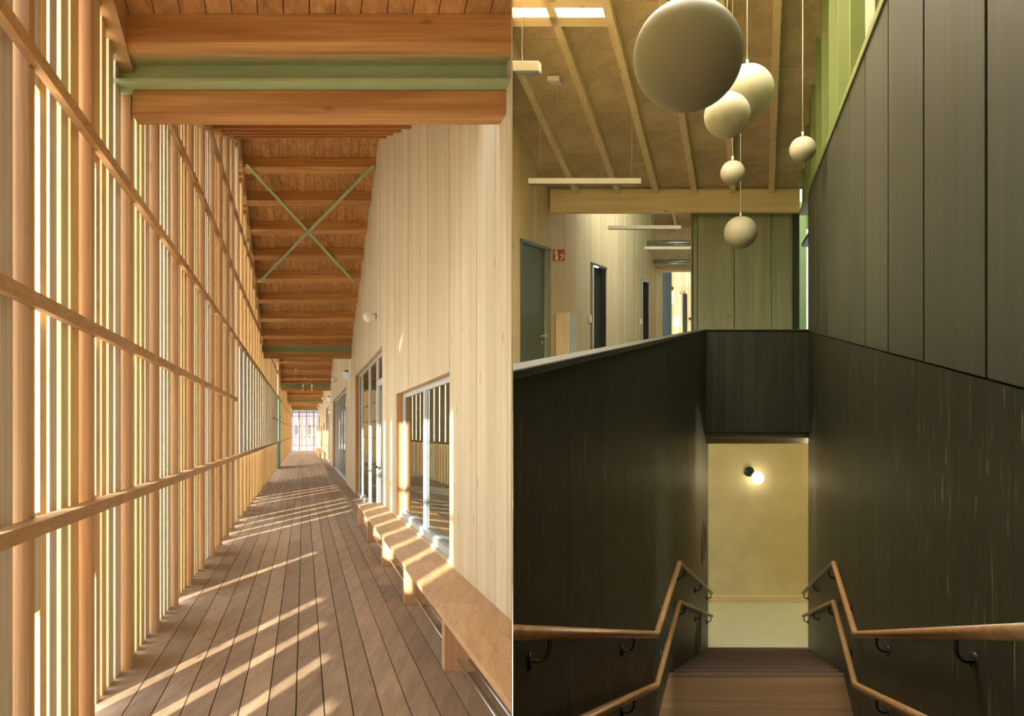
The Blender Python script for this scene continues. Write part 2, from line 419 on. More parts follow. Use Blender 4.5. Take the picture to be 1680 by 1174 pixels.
# ---- slatted wall: posts, slats, rails
sl = struct('wall_left', 'tall open wall of posts and vertical timber slats beside the deck', LF.P(-1.4, FL, 3.4))
slat_mats = ['slat_y', 'slat_g', 'slat_w', 'slat_w', 'slat_g', 'slat_y']
nb = range(-6, 73)
sun_blocked_low = {2, 3, 5, 6, 7, 12, 13, 17, 18, 19, 20, 21, 22, 32, 33, 34}
far_slats = {k: [] for k in ('slat_y', 'slat_g', 'slat_w')}
nsl = 0
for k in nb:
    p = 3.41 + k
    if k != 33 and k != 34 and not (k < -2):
        box(LF, 'post', M['slat_y' if k >= 11 else 'larch_z'], US - 0.08, US, FL, 0, p, p + 0.07, sl, vt=(CE(p), CE(p + 0.07)))  # far posts take the paler slat wood, painting sunlight into their colour
    elif k < -2:
        box(LF, 'post', M['larch_z'], US - 0.08, US, FL, 0, p, p + 0.07, sl, vt=(CE(p), CE(p + 0.07)))
    opening = 11 <= k < 33
    if opening: box(LF, 'infill_board', M['pale_z'], US - 0.028, US - 0.004, -0.40, 1.72, p + 0.22, p + 0.995, sl)
    for j, (s0, s1) in enumerate(((0.31, 0.405), (0.466, 0.575), (0.635, 0.757), (0.81, 0.965), (0.075, 0.308))):
        a, c = p + s0, p + s1
        top = min(CE(a), CE(c)) - 0.01
        sm = random.choice(slat_mats) if j else 'slat_y'
        uo = US - 0.062 - random.uniform(0, 0.005); th = 0.045 if j == 3 else 0.062
        if j < 4:
            parts = [(FL, -0.40), (1.74, top)] if opening else [(FL, top)]
        else:  # hidden extra slat, added to block sun and shape the streaks
            parts = [(1.74, top)]
            if k < -2: parts = [(FL, top)]
            elif k in sun_blocked_low: parts.append((FL, -0.40))
            elif k <= 5: parts.append((-0.9, -0.40))
        for (b0, t0) in parts:
            if k >= -2 and k < 45 and nsl < 300 and (j < 4):
                nsl += 1
                box(LF, 'slat', M[sm], uo - th, uo, b0, t0, a, c, sl)
            else:
                far_slats[sm].append((uo - th, uo, b0, t0, a, c))
for q, bx in far_slats.items():
    if bx: joined('slat_rest', M[q], bx, LF, sl)
def rail(name, u0, u1, v0, v1, w0, w1, mat='larch_y'):
    w = w0
    while w < w1 - 0.1:
        e = min(w + 5.0, w1)
        box(LF, name, M[mat], u0, u1, v0, v1, w, e - 0.004, sl); w = e
rail('rail', US, US + 0.045, 1.72, 1.79, -2.6, 75)
rail('rail', US, US + 0.045, 0.586, 0.654, -2.6, 13.6)
rail('rail', US, US + 0.045, 0.586, 0.654, 30, 36)
rail('rail', US, US + 0.045, 0.586, 0.654, 40, 75)
rail('handrail', US, US + 0.085, -0.467, -0.40, -2.6, 36.2)
rail('handrail', US, US + 0.085, -0.467, -0.40, 38.6, 75)
for v0 in (2.88, 4.02):
    for b_ in range(0, 4):
        half = (BAY / 2) - (v0 + 0.1 - 2.64) / 0.36
        cw = 14.25 + BAY * (b_ - 0)
        d = BAY / 2 - (v0 + 0.07 - 2.76) / 0.36
        rail('rail', US, US + 0.045, v0, v0 + 0.068, cw - d, min(cw + d, 75.3))
# screws along the handrail and rails near the camera
for k in range(0, 14):
    for jx in (0.06, 0.38, 0.56, 0.74, 0.92):
        w = 3.41 + k + jx
        if w < 3.2 or w > 9: continue
        for (uu, vv) in ((US + 0.0855, -0.435), (US + 0.0455, 0.62), (US + 0.0455, 1.755)):
            box(LF, 'screw', M['screw'], uu - 0.001, uu + 0.0015, vv - 0.006, vv + 0.006, w - 0.008, w + 0.008, sl)

# ---- roof: boards and joists, edge rafters
ce = struct('ceiling', 'orange fir gable roof over the gallery with cross joists', LF.P(0, 2.6, 5))
def roof_slope(w0, w1, sgn, fine):
    v0 = CE(w0)
    if fine:
        for k in range(16):
            u0 = -1.40 + 0.18 * k + 0.002
            box(LF, 'ceiling_board', M['fir_y'], u0, u0 + 0.173, v0 + random.uniform(0, 0.004), v0 + 0.05, w0, w1, ce, slope=0.36 * sgn)
    else:
        box(LF, 'ceiling_board', M['fir_y'], -1.40, UW + 0.1, v0, v0 + 0.05, w0, w1, ce, slope=0.36 * sgn)
    box(LF, 'roofing', M['under'], -1.9, UW + 0.25, v0 + 0.09, v0 + 0.12, w0, w1, ce, slope=0.36 * sgn)
    box(LF, 'edge_rafter', M['larch_y'], -1.365, -1.24, J(w0) - 0.02, J(w0) + 0.19, w0, w1, ce, slope=0.36 * sgn)
def joist(w, sgn):
    th = 0.19 if abs(tri(w)) > 0.7 else 0.14
    box(LF, 'joist', M['fir_x'], -1.24, UW, J(w), J(w) + 0.198, w, w + th, ce, slope=0.36 * sgn)
for b_ in range(-1, 4):
    r0, rg, r1 = 5.72 + BAY * b_, 14.25 + BAY * b_, 22.75 + BAY * b_
    if b_ >= 0: roof_slope(r0, rg, 1, b_ == 0)
    roof_slope(rg, r1, -1, b_ <= 0)
    if b_ >= 0:
        for k in range(8): joist(6.05 + BAY * b_ + k, 1)
    for k in range(8): joist(14.96 + BAY * b_ + k - (0.3 if b_ < 0 and k == 7 else 0), -1)
    joist(22.5 + BAY * b_, -1)
# ---- valley beams
nth = ['nearest', 'second', 'third', 'fourth', 'last']
for b_ in range(5):
    z = 5.33 + BAY * b_
    t = thing('steel_beam', '%s mint green steel beam crossing the gallery roof' % nth[b_], 'beam', LF.P(0, 2.45, z), 'green steel roof beams')
    ul = -1.46
    box(LF, 'web', M['steel_green'], ul, UW, 2.52, 2.68, z, z + 0.03, t)
    box(LF, 'flange', M['steel_green'], ul, UW, 2.68, 2.70, z - 0.13, z + 0.17, t)
    box(LF, 'flange', M['steel_green'], ul, UW, 2.50, 2.52, z - 0.13, z + 0.17, t)
    q = box(LF, 'timber_beam', M['fir_x'], -1.25, UW, 2.32, 2.498, z, z + 0.18, None, bevel=0.006)
    q['label'] = '%s orange timber beam directly under a green steel beam' % nth[b_]; q['category'] = 'beam'; q['group'] = 'timber beams under the steel'
# ---- cross bracing under the first gable
for (a, c, lab) in (((-1.17, 14.85), (1.30, 19.05), 'green steel bracing bar running from far right joist end to near left'),
                    ((1.42, 14.85), (-1.17, 19.05), 'green steel bracing bar running from near right joist end to far left')):
    pa = LF.P(a[0], J(a[1]) - 0.03, a[1]); pc = LF.P(c[0], J(c[1]) - 0.03, c[1])
    if a[0] > 0: pa.z -= 0.02; pc.z -= 0.02
    d = (pc - pa).normalized(); s = d.cross(Vector((0, 0, 1))).normalized() * 0.04; zz = Vector((0, 0, 0.012))
    o = raw('bracing_bar', M['steel_green'], [pa - s, pa + s, pc + s, pc - s, pa - s + zz, pa + s + zz, pc + s + zz, pc - s + zz], HEX)
    o['label'] = lab; o['category'] = 'bracing'; o['group'] = 'crossed green roof braces'

# ---- bench
bt = -1.33
bn = thing('bench', 'long low larch bench running along the pale board wall', 'bench', LF.P(1.2, FL, 8))
for (u0, u1) in ((1.02, 1.18), (1.182, 1.33), (1.332, 1.475)):
    w = 3.0
    for e in (5.72, 9.9, 13.95):
        box(LF, 'seat_plank', M['bench'], u0, u1, bt - 0.045, bt, w, e - 0.002, bn); w = e
for w in (5.36, 7.47, 9.6, 11.8, 13.85):
    box(LF, 'leg', M['benchz'], 1.03, 1.45, FL, bt - 0.045, w, w + 0.1, bn, bevel=0.003)
for u in (1.128, 1.213):
    for a, c in ((3.6, 5.36), (5.46, 7.47), (7.57, 9.6), (9.7, 11.8), (11.9, 13.85)):
        a2 = max(a, u / 0.2846 + 0.03)
        tube('rod', M['steel'], [LF.P(u, FL + 0.085, a2), LF.P(u, FL + 0.085, c)], 0.008, bn, 8)
b2 = thing('bench', 'short boxy larch bench at the far end of the gallery', 'bench', LF.P(1.2, FL, 50))
box(LF, 'body', M['benchz'], 1.06, UW, FL, bt - 0.05, 50, 66, b2)
box(LF, 'seat_plank', M['bench'], 1.03, UW, bt - 0.05, bt, 49.9, 66, b2)

# ---- globe wall lamps in the gallery
for b_ in range(4):
    w = 14.9 + BAY * b_
    t = thing('wall_lamp', '%s small white globe lamp on the pale gallery wall' % ['nearest', 'second', 'third', 'last'][b_], 'lamp', LF.P(UW, 2.37, w), 'globe lamps on the gallery wall')
    tube('base', M['opal_white'], [LF.P(UW, 2.37, w), LF.P(UW - 0.06, 2.37, w)], 0.07, t, 20)
    ball('globe', M['opal_white'], LF.P(UW - 0.155, 2.37, w), 0.115, t, 28)
# ---- little projecting signs above the doors
for b_, w, v in ((0, 24.0, 1.86), (1, 41.0, 1.86)):
    t = thing('projecting_sign', ['small folded sign projecting above the second glazed front', 'small folded sign projecting above the narrow third front'][b_], 'sign', LF.P(UW, v, w))
    pts = [LF.P(UW, v - 0.12, w), LF.P(UW - 0.2, v - 0.05, w + 0.2), LF.P(UW, v + 0.12, w + 0.45)]
    off = Vector((0, 0, 0.24)); raw('sign_panel', M['alu'], [pts[0], pts[1], pts[1] + off, pts[0] + off, pts[0] + Vector((0, .04, 0)), pts[1] + Vector((0, .04, 0)), pts[1] + off + Vector((0, .04, 0)), pts[0] + off + Vector((0, .04, 0))], HEX, t)
    raw('sign_panel', M['yframe'], [pts[1], pts[2], pts[2] + off * .5, pts[1] + off, pts[1] + Vector((.02, .04, 0)), pts[2] + Vector((.02, .04, 0)), pts[2] + off * .5 + Vector((.02, .04, 0)), pts[1] + off + Vector((.02, .04, 0))], HEX, t)
# ---- green door in the slat wall
d = struct('door_1', 'dark green opened door leaf in the slat wall', LF.P(US, FL, 36.4))
box(LF, 'leaf', M['gdoor'], US - 0.06, US + 0.10, FL + 0.02, 1.72, 36.5, 36.6, d)
box(LF, 'hinge', M['black_steel'], US + 0.08, US + 0.13, -0.5, -0.42, 36.45, 36.62, d)
box(LF, 'hinge', M['black_steel'], US + 0.08, US + 0.13, 0.75, 0.83, 36.45, 36.62, d)
box(LF, 'frame', M['slat_y'], US - 0.1, US, FL + 0.02, 1.72, 36.7, 38.3, d)
# ---- lattice closing the far end
ew = struct('wall_back', 'orange post lattice closing the far end of the gallery', LF.P(0, FL, 75.3))
for u in (-1.2, -0.45, 0.28, 1.02):
    box(LF, 'post', M['fir_z'], u - 0.06, u + 0.06, FL, 2.3, 75.1, 75.25, ew)
for v in (-0.45, 0.68, 1.7):
    box(LF, 'rail', M['fir_x'], -1.3, UW, v, v + 0.06, 75.05, 75.12, ew)
u = -1.32; i = 0
while u < 1.45:
    wd = random.choice((0.03, 0.04, 0.06))
    box(LF, 'slat', M['larch_z'], u, u + wd, FL, 2.3, 75.3, 75.36, ew)
    u += random.choice((0.11, 0.13, 0.18, 0.24))
# ---- outside
g = box(LF, 'ground', M['ground'], -70, -1.43, FL - 0.35, FL - 0.2, -25, 160); g['kind'] = 'structure'; g['label'] = 'pale ground outside the slat wall'
g = box(LF, 'ground', M['ground'], -1.42, 12, FL - 0.35, FL - 0.2, 76, 160); g['kind'] = 'structure'; g['label'] = 'pale ground beyond the end lattice'
h = thing('house', 'pale neighbouring house seen through the end lattice', 'building', LF.P(0, FL, 112))
box(LF, 'wall', M['house'], -9, 9, FL, 3.2, 112, 120, h)
for u in (-3.2, -1.4, 0.3, 2.0): box(LF, 'window', M['houseroof'], u, u + 0.7, -0.2, 1.2, 111.95, 112.0, h)
raw('roof', M['houseroof'], [LF.P(-10, 3.2, 111.5), LF.P(10, 3.2, 111.5), LF.P(10, 3.2, 121), LF.P(-10, 3.2, 121), LF.P(-8, 5.2, 116), LF.P(8, 5.2, 116)],
    [(0, 1, 5, 4), (1, 2, 5), (2, 3, 4, 5), (3, 0, 4), (0, 3, 2, 1)], h)
# ---- back of the gallery behind the viewer
g = box(LF, 'wall_behind', M['larch_z'], -1.42, -0.9, FL, 5.6, -3.3, -3.2, noclip=True); g['kind'] = 'structure'; g['label'] = 'timber wall behind the viewer'
raw('panel', M['larch_z'], [(-0.6, -3.2, -0.2), (3.4, -3.2, -0.2), (3.4, -3.1, -0.2), (-0.6, -3.1, -0.2), (-0.6, -3.2, 8), (3.4, -3.2, 8), (3.4, -3.1, 8), (-0.6, -3.1, 8)], HEX, g)

# ================================================================== PARTITION between the two wings
T0, T1 = 0.0016, 0.003
pw = struct('wall_partition', 'thin upright partition edge between gallery and stairwell', (0, 2.0, 0))
raw('panel', M['pale_z'], [(-T0, 2.0, -2.2), (T0, 2.0, -2.2), (T1, 11.0, -2.2), (-T1, 11.0, -2.2), (-T0, 2.0, 8.2), (T0, 2.0, 8.2), (T1, 11.0, 8.2), (-T1, 11.0, 8.2)], HEX, pw)
raw('panel', M['pale_z'], [(-T0, -3.1, 3.2), (T0, -3.1, 3.2), (T0, 1.99, 3.2), (-T0, 1.99, 3.2), (-T0, -3.1, 8.2), (T0, -3.1, 8.2), (T0, 1.99, 8.2), (-T0, 1.99, 8.2)], HEX, pw)
raw('panel', M['pale_z'], [(-T0, -3.1, 0), (T0, -3.1, 0), (T0, -0.7, 0), (-T0, -0.7, 0), (-T0, -3.1, 3.19), (T0, -3.1, 3.19), (T0, -0.7, 3.19), (-T0, -0.7, 3.19)], HEX, pw)

# ================================================================== RIGHT WING: STAIRWELL
UF = -1.25          # upper floor
UL, UR = -0.77, 0.726
LW = -3.7           # wall with the doors
LAND, LOW = -3.05, -5.08
SL = 0.36
def RJ(w): return 2.18 + SL * (12.8 - w)          # joist underside on the near roof slope
RIDGE = 4.2

# ---- stair walls
wl_ = struct('wall_stair', 'dark green stained parapet wall left of the stairs', RF.P(UL, LOW, 6))
w = 1.7
while w < 11.1:
    e = min(w + 0.63, 11.12)
    box(RF, 'board', M['glint'], UL - 0.075, UL, LOW, -0.19, w + 0.0015, e - 0.0015, wl_); w = e
box(RF, 'cap', M['dgreen_y'], UL - 0.1, UL + 0.012, -0.19, -0.16, 1.7, 10.75, wl_, bevel=0.004)
rw = struct('wall_stair_right', 'tall dark green stained board wall right of the stairs', RF.P(UR, LOW, 6))
w = 0.2
while w < 10.75:
    e = min(w + 0.63, 10.78)
    box(RF, 'board', M['glint'], UR, UR + 0.08, LOW, -0.197, w + 0.0015, e - 0.0015, rw); w = e
GR = [2.32 - 0.88 * 2 + 0.88 * k for k in range(0, 13)]
for a in GR:
    e = min(a + 0.88, 10.55)
    if e - a < 0.1: continue
    box(RF, 'panel', M['ugreen'], UR - 0.004, UR + 0.06, -0.19, 1.80, a + 0.02, e - 0.008, rw, bevel=0.003)
box(RF, 'backing', M['dark'], UR + 0.062, UR + 0.09, -0.2, 1.80, 0.2, 10.55, rw)
box(RF, 'sill', M['yframe'], UR - 0.02, UR + 0.28, 1.80, 1.86, 0.2, 12.8, rw)
# clerestory
cl = struct('window_8', 'green tinted clerestory band over the dark stair wall', RF.P(UR, 1.86, 6))
def roofR(w): return RJ(w) + 0.15 if w >= RIDGE else RJ(RIDGE) + 0.15 - SL * (RIDGE - w)
for a in GR + [10.55, 11.4, 12.3]:
    wd = 0.06
    dp = 0.26
    mt = M['lgreen'] if abs(a - GR[5]) < 0.01 else M['yframe']
    if abs(a - GR[5]) < 0.01: wd = 0.4
    box(RF, 'mullion', mt, UR - 0.002, UR + dp, 1.86, 0, a - wd, a + 0.02, cl, vt=(roofR(a - wd), roofR(a)))
WB = sorted(set([0.2] + GR + [10.55, 11.4, 12.3, 12.8]))
for a, c in zip(WB, WB[1:]):
    if c - a < 0.15: continue
    box(RF, 'pane', M['gglass'], UR + 0.2, UR + 0.206, 1.86, 0, a + 0.02, c - 0.06, cl, vt=(roofR(a + .02), roofR(c - .06)))
w9 = struct('window_9', 'bright green window at the far end of the stair wall', RF.P(UR, -1.2, 11.6))
box(RF, 'pane', M['gglass'], UR + 0.1, UR + 0.106, UF, 1.80, 10.8, 12.75, w9)
box(RF, 'rail', M['ugreen'], UR + 0.02, UR + 0.1, 1.24, 1.3, 10.8, 12.75, w9)
box(RF, 'frame', M['ugreen'], UR, UR + 0.12, UF, 1.80, 10.56, 10.78, w9)
# green court behind the clerestory, open to the sky
ct = struct('wall_court', 'bright green court wall outside the clerestory', RF.P(2.6, UF, 7))
box(RF, 'wall', M['courtgreen'], 2.4, 2.5, UF, 7.5, -2, 34, ct)
box(RF, 'court_floor', M['courtgreen'], UR + 0.3, 2.4, UF - 0.1, UF, -2, 34, ct)
box(RF, 'wall', M['courtgreen'], UR + 0.3, 2.4, UF, 5.4, 33.9, 34, ct)

# ---- parapet at the head of the stairwell and floor slab
pp = struct('wall_parapet', 'dark green parapet panel closing the stairwell', RF.P(0, -1.6, 10.62))
box(RF, 'panel', M['dgreen_z'], UL, UR, -1.646, -0.175, 10.62, 10.70, pp)
box(RF, 'cap', M['ugreen'], UL - 0.02, UR, -0.175, -0.16, 10.60, 10.74, pp)
box(RF, 'slab_edge', M['spruce_x'], UL, UR, -1.86, -1.655, 10.86, 11.0, pp, label='pale timber edge under the slab')
uf = struct('floor_upper', 'upper corridor floor behind the parapet', RF.P(-2, UF, 9))
box(RF, 'slab', M['lino'], LW, UL - 0.08, UF - 0.3, UF, 1.5, 45, uf)
box(RF, 'slab', M['lino'], UL - 0.08, UR + 0.1, UF - 0.5, UF, 10.70, 45, uf)
box(RF, 'slab', M['lino'], 0.0, UR + 0.1, UF - 0.3, UF, -3, 0.6, uf)
# ---- staircase
st = thing('staircase', 'brown oak staircase descending to a lit lower hall', 'stairs', RF.P(0, LOW, 9))
for i in range(10):          # upper flight, from the viewer's feet to the landing
    wn_ = 0.6 + 0.42 * i; vn = UF - 0.18 * (i + 1)
    if vn < LAND + 0.05: break
    box(RF, 'tread', M['tread'], UL, UR, vn - 0.045, vn, wn_, wn_ + 0.46, st)
    box(RF, 'riser', M['tread'], UL, UR, vn - 0.18, vn - 0.045, wn_ + 0.42, wn_ + 0.44, st)
w = 4.6
for e in (4.9, 5.2, 5.47, 5.73, 5.98, 6.30):
    box(RF, 'tread', M['tread'], UL, UR, LAND - 0.045, LAND, w, e - 0.002, st); w = e
for i in range(1, 12):
    wn_ = 6.30 + 0.42 * (i - 1); vn = LAND - 0.169 * i
    box(RF, 'riser', M['tread'], UL, UR, vn, vn + 0.169 - 0.045, wn_ - 0.035, wn_ - 0.015, st)
    tr = box(RF, 'tread', M['tread'], UL, UR, vn - 0.045, vn, wn_ - 0.03, wn_ + 0.42, st)
    box(RF, 'nosing_strip', M['under'], UL, UR, vn, vn + 0.002, wn_ + 0.36, wn_ + 0.405, tr)
box(RF, 'nosing_strip', M['under'], UL, UR, LAND, LAND + 0.002, 6.22, 6.27, st)
box(RF, 'riser', M['tread'], UL, UR, LOW, LOW + 0.13, 10.9, 10.91, st)
# ---- round windows in the stair wall
for (w, v, lab) in ((10.15, -3.11, 'upper round porthole in the left stair wall'), (9.24, -4.03, 'lower round porthole in the left stair wall')):
    t = thing('porthole', lab, 'porthole', RF.P(UL, v, w))
    n = 32; vs = []; fs = []
    for (r, du) in ((0.29, 0.0), (0.29, 0.016), (0.245, 0.016), (0.245, 0.004)):
        for j in range(n):
            a = 2 * math.pi * j / n; vs.append(RF.P(UL + du, v + r * math.sin(a), w + 1.3 * r * math.cos(a)))
    for q in range(3):
        for j in range(n):
            fs.append((q * n + j, q * n + (j + 1) % n, (q + 1) * n + (j + 1) % n, (q + 1) * n + j))
    raw('ring', M['tread'], vs, fs, t, smooth=False)
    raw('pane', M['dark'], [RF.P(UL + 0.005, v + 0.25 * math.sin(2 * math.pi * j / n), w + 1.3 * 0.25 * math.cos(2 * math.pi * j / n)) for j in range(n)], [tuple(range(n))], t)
# ---- handrails
def rail_v(w, dv):
    if w < 5.0: return -2.16 + dv + 0.434 * (5.0 - w)
    if w < 6.46: return -2.16 + dv
    return -2.16 + dv - 0.434 * (w - 6.46)
for side in (-1, 1):
    us = -0.70 if side < 0 else 0.66
    uw = UL if side < 0 else UR
    for dv, nm in ((0.0, 'upper'), (-0.345, 'lower')):
        t = thing('handrail', '%s oak handrail on the %s stair wall' % (nm, 'left' if side < 0 else 'right'), 'handrail', RF.P(uw, -3, 5), 'oak stair handrails')
        w0 = 1.9 if side < 0 else 0.7
        pts = [RF.P(us, rail_v(x, dv), x) for x in (w0, 5.0, 6.46, 10.9)]
        tube('rail', M['oak'], pts, 0.022, t, 12, fr=RF)
        for x in ((2.45, 4.1, 5.7, 6.9, 8.8, 10.7)):
            vr = rail_v(x, dv)
            path = [RF.P(us, vr - 0.015, x)]
            for q in range(0, 7):
                a = math.pi / 2 * q / 6
                path.append(RF.P(us + (uw - us) * 0.55 * (1 - math.cos(a)), vr - 0.05 - 0.045 * math.sin(a), x))
            path.append(RF.P(uw, vr - 0.095, x))
            br = tube('bracket', M['black_steel'], path, 0.0075, t, 8)
            n_ = Vector((1, 0, 0)) * (-side)
            c = RF.P(uw, vr - 0.095, x)
            tube('rosette', M['black_steel'], [c, c + n_ * 0.008], 0.03, br, 16)
# ---- lower hall
lh = struct('floor_lower', 'pale grey green floor of the lower hall', RF.P(0, LOW, 12))
box(RF, 'slab', M['lino'], -3.4, 3.4, LOW - 0.1, LOW, 10.91, 13.1, lh)
lb = struct('wall_hall', 'warm plastered rear wall of the lower hall', RF.P(0, LOW, 13.1))
box(RF, 'wall', M['plaster'], -3.4, 3.4, LOW, -1.7, 13.1, 13.2, lb)
box(RF, 'side', M['plaster'], -3.5, -3.4, LOW, -1.7, 10.9, 13.2, lb)
box(RF, 'side', M['plaster'], 3.4, 3.5, LOW, -1.7, 10.9, 13.2, lb)
box(RF, 'front', M['plaster'], -3.5, UL - 0.08, LOW, -1.7, 10.95, 11.0, lb)
box(RF, 'front', M['plaster'], UR + 0.08, 3.5, LOW, -1.7, 10.95, 11.0, lb)
box(RF, 'soffit', M['plaster'], -3.5, 3.5, -1.86, -1.76, 11.0, 13.2, lb)
bb = box(RF, 'baseboard_hall', M['pale_x'], -3.4, 3.4, LOW, LOW + 0.115, 13.07, 13.1); bb['kind'] = 'structure'; bb['label'] = 'pale timber baseboard of the lower hall'
for du, lab in ((0.0, 'lit white globe lamp on the plaster wall below the stairs'), (-2.3, 'added unseen globe lamp further left on the lower hall wall'), (2.3, 'added unseen globe lamp further right on the lower hall wall')):  # the side globes are added out of view to brighten the hall
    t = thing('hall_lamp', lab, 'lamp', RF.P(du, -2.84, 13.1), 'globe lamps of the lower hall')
    ball('globe', M['lit' if du == 0 else 'added_lit'], RF.P(du - 0.02, -2.82, 12.93), 0.107, t, 32)
    tube('base', M['black_steel'], [RF.P(du - 0.17, -2.74, 13.1), RF.P(du - 0.17, -2.74, 13.05)], 0.085, t, 24)  # dark disc in place of the lamp's shadow, shaped as a base
    tube('arm', M['black_steel'], [RF.P(du - 0.17, -2.74, 13.06), RF.P(du - 0.04, -2.81, 12.97)], 0.03, t, 10)

# ---- roof of the stairwell
cr = struct('ceiling_stairwell', 'sloping roof of pale joists and brown fibre boards', RF.P(0, 2.3, 12.8))
UJ = [-3.23, -2.51, -1.84, -1.17, -0.495, 0.178]
bays = [LW] + UJ + [UR + 0.3]
def slopebox(name, mat, u0, u1, v0, v1, w0, w1, parent):
    return box(RF, name, mat, u0, u1, v0, v1, w0, w1, parent, slope=-SL)
for i, u in enumerate(UJ):
    slopebox('joist', M['spruce_y'], u - 0.01, u + 0.09, RJ(RIDGE), RJ(RIDGE) + 0.15, RIDGE, 12.95, cr)
for i in range(len(bays) - 1):
    u0 = bays[i] + (0.075 if i else 0); u1 = bays[i + 1]
    w = 12.82; first = True
    while w > RIDGE:
        ln = 1.25 if not first else (0.55, 1.0, 0.8, 0.35, 1.1, 0.7, 0.5)[i]
        a = max(RIDGE, w - ln); first = False
        stop = 8.95 if i <= 2 else 7.0
        if a < stop:
            a = stop
        if w - a > 0.02: slopebox('ceiling_panel', M['osb'], u0 + 0.004, u1 - 0.004, RJ(a) + 0.12, RJ(a) + 0.16, a + 0.004, w - 0.004, cr)
        w = a
        if a == stop: break
# skylight: trimmers and daylit panes, with an added section out of view
sk = struct('window_10', 'skylight strip between cross beams in the stairwell roof', RF.P(-2, 3.6, 8.5))
slopebox('trimmer', M['spruce_x'], LW, -1.84, RJ(8.80), RJ(8.80) + 0.16, 8.80, 8.95, sk)
slopebox('trimmer', M['spruce_x'], LW, -1.84, RJ(8.48), RJ(8.48) + 0.16, 8.48, 8.66, sk)
slopebox('pane', M['skypane'], LW, -1.84, RJ(4.3) + 0.16, RJ(4.3) + 0.18, 4.3, 8.80, sk)
slopebox('pane', M['skypane'], -1.75, UR + 0.2, RJ(4.3) + 0.16, RJ(4.3) + 0.18, 4.3, 6.95, sk)  # added skylight section out of view, glowing to brighten the stairwell
slopebox('trimmer', M['spruce_x'], -1.77, UR + 0.2, RJ(6.95), RJ(6.95) + 0.16, 6.95, 7.1, sk)
slopebox('roofing', M['under'], LW - 0.2, UR + 0.35, RJ(4.1) + 0.24, RJ(4.1) + 0.27, 4.1, 13.1, cr)
box(RF, 'roofing', M['osb'], LW, UR + 0.35, RJ(RIDGE) + 0.15 - SL * 7.4, RJ(RIDGE) + 0.25 - SL * 7.4, RIDGE - 7.4, RIDGE, cr, slope=SL)
bm_ = box(RF, 'roof_beam', M['spruce_x'], -3.66, UR - 0.005, 1.856, 2.26, 12.8, 13.0, None, bevel=0.006)
bm_['label'] = 'deep pale spruce beam spanning over the stairwell end'; bm_['category'] = 'beam'
ba = box(RF, 'ceiling_batten', M['spruce_x'], LW, UR, 2.26, 2.36, 12.86, 12.95); ba['label'] = 'thin pale batten on top of the spanning beam'; ba['category'] = 'batten'
# ---- second roof beyond the beam
cr2 = struct('ceiling_corridor', 'further roof slope over the upper corridor', RF.P(-2, 3.5, 21))
R2, V2 = 20.9, 2.35
def C2(w): return V2 + SL * min(w - 13.0, 28.8 - w)
box(RF, 'ceiling_panel', M['osb'], LW, UR + 0.3, C2(13.0), C2(13.0) + 0.05, 13.0, 15.0, cr2, slope=SL)
box(RF, 'pane', M['skypane2'], LW, UR, C2(15.0) + 0.1, C2(15.0) + 0.15, 15.0, 19.6, cr2, slope=SL)
box(RF, 'ceiling_panel', M['osb'], LW, UR + 0.3, C2(19.6), C2(19.6) + 0.05, 19.6, R2, cr2, slope=SL)
box(RF, 'roofing', M['under'], LW - 0.3, UR + 0.4, C2(12.9) + 0.2, C2(12.9) + 0.23, 12.9, R2 + 0.05, cr2, slope=SL)
box(RF, 'roofing', M['under'], LW - 0.3, UR + 0.4, C2(R2) + 0.2, C2(R2) + 0.23, R2 - 0.05, 27.0, cr2, slope=-SL)
for u0 in (-3.7, -2.95, -2.25, -1.55, -0.85):
    for (a, c) in ((R2, 22.7), (22.7, 24.6), (24.6, 26.4)):
        box(RF, 'ceiling_panel', M['osb'], u0 + (0.004 if u0 > -3.6 else -0.1), u0 + 0.7, C2(a), C2(a) + 0.05, a + 0.005, c - 0.005, cr2, slope=-SL)
for u0 in (-2.98, -2.28, -1.58):
    box(RF, 'joist', M['spruce_y'], u0, u0 + 0.09, C2(R2) - 0.18, C2(R2), R2, 26.3, cr2, slope=-SL)
# ---- light green wall behind the stairwell
gw = struct('wall_green', 'light green stained board wall behind the stairwell', RF.P(-0.3, UF, 13.05))
us_ = [-1.19, -1.10, -0.445, 0.215, 0.60]
for a, c in zip(us_, us_[1:]):
    box(RF, 'board', M['lgreen'], a + 0.012, c, UF, 2.3, 13.05 + (0.0 if c - a > 0.2 else 0.03), 13.12, gw)
box(RF, 'backing', M['dgreen_z'], -1.2, UR, UF, 2.3, 13.12, 13.2, gw)
box(RF, 'post', M['dgreen_z'], 0.60, UR - 0.003, UF, 2.3, 13.01, 13.12, gw, label='darker green strip at the wall end')  # darker strip at the right end of the light green boards
box(RF, 'side', M['lgreen'], -1.21, -1.19, UF, 2.3, 13.02, 26, gw)

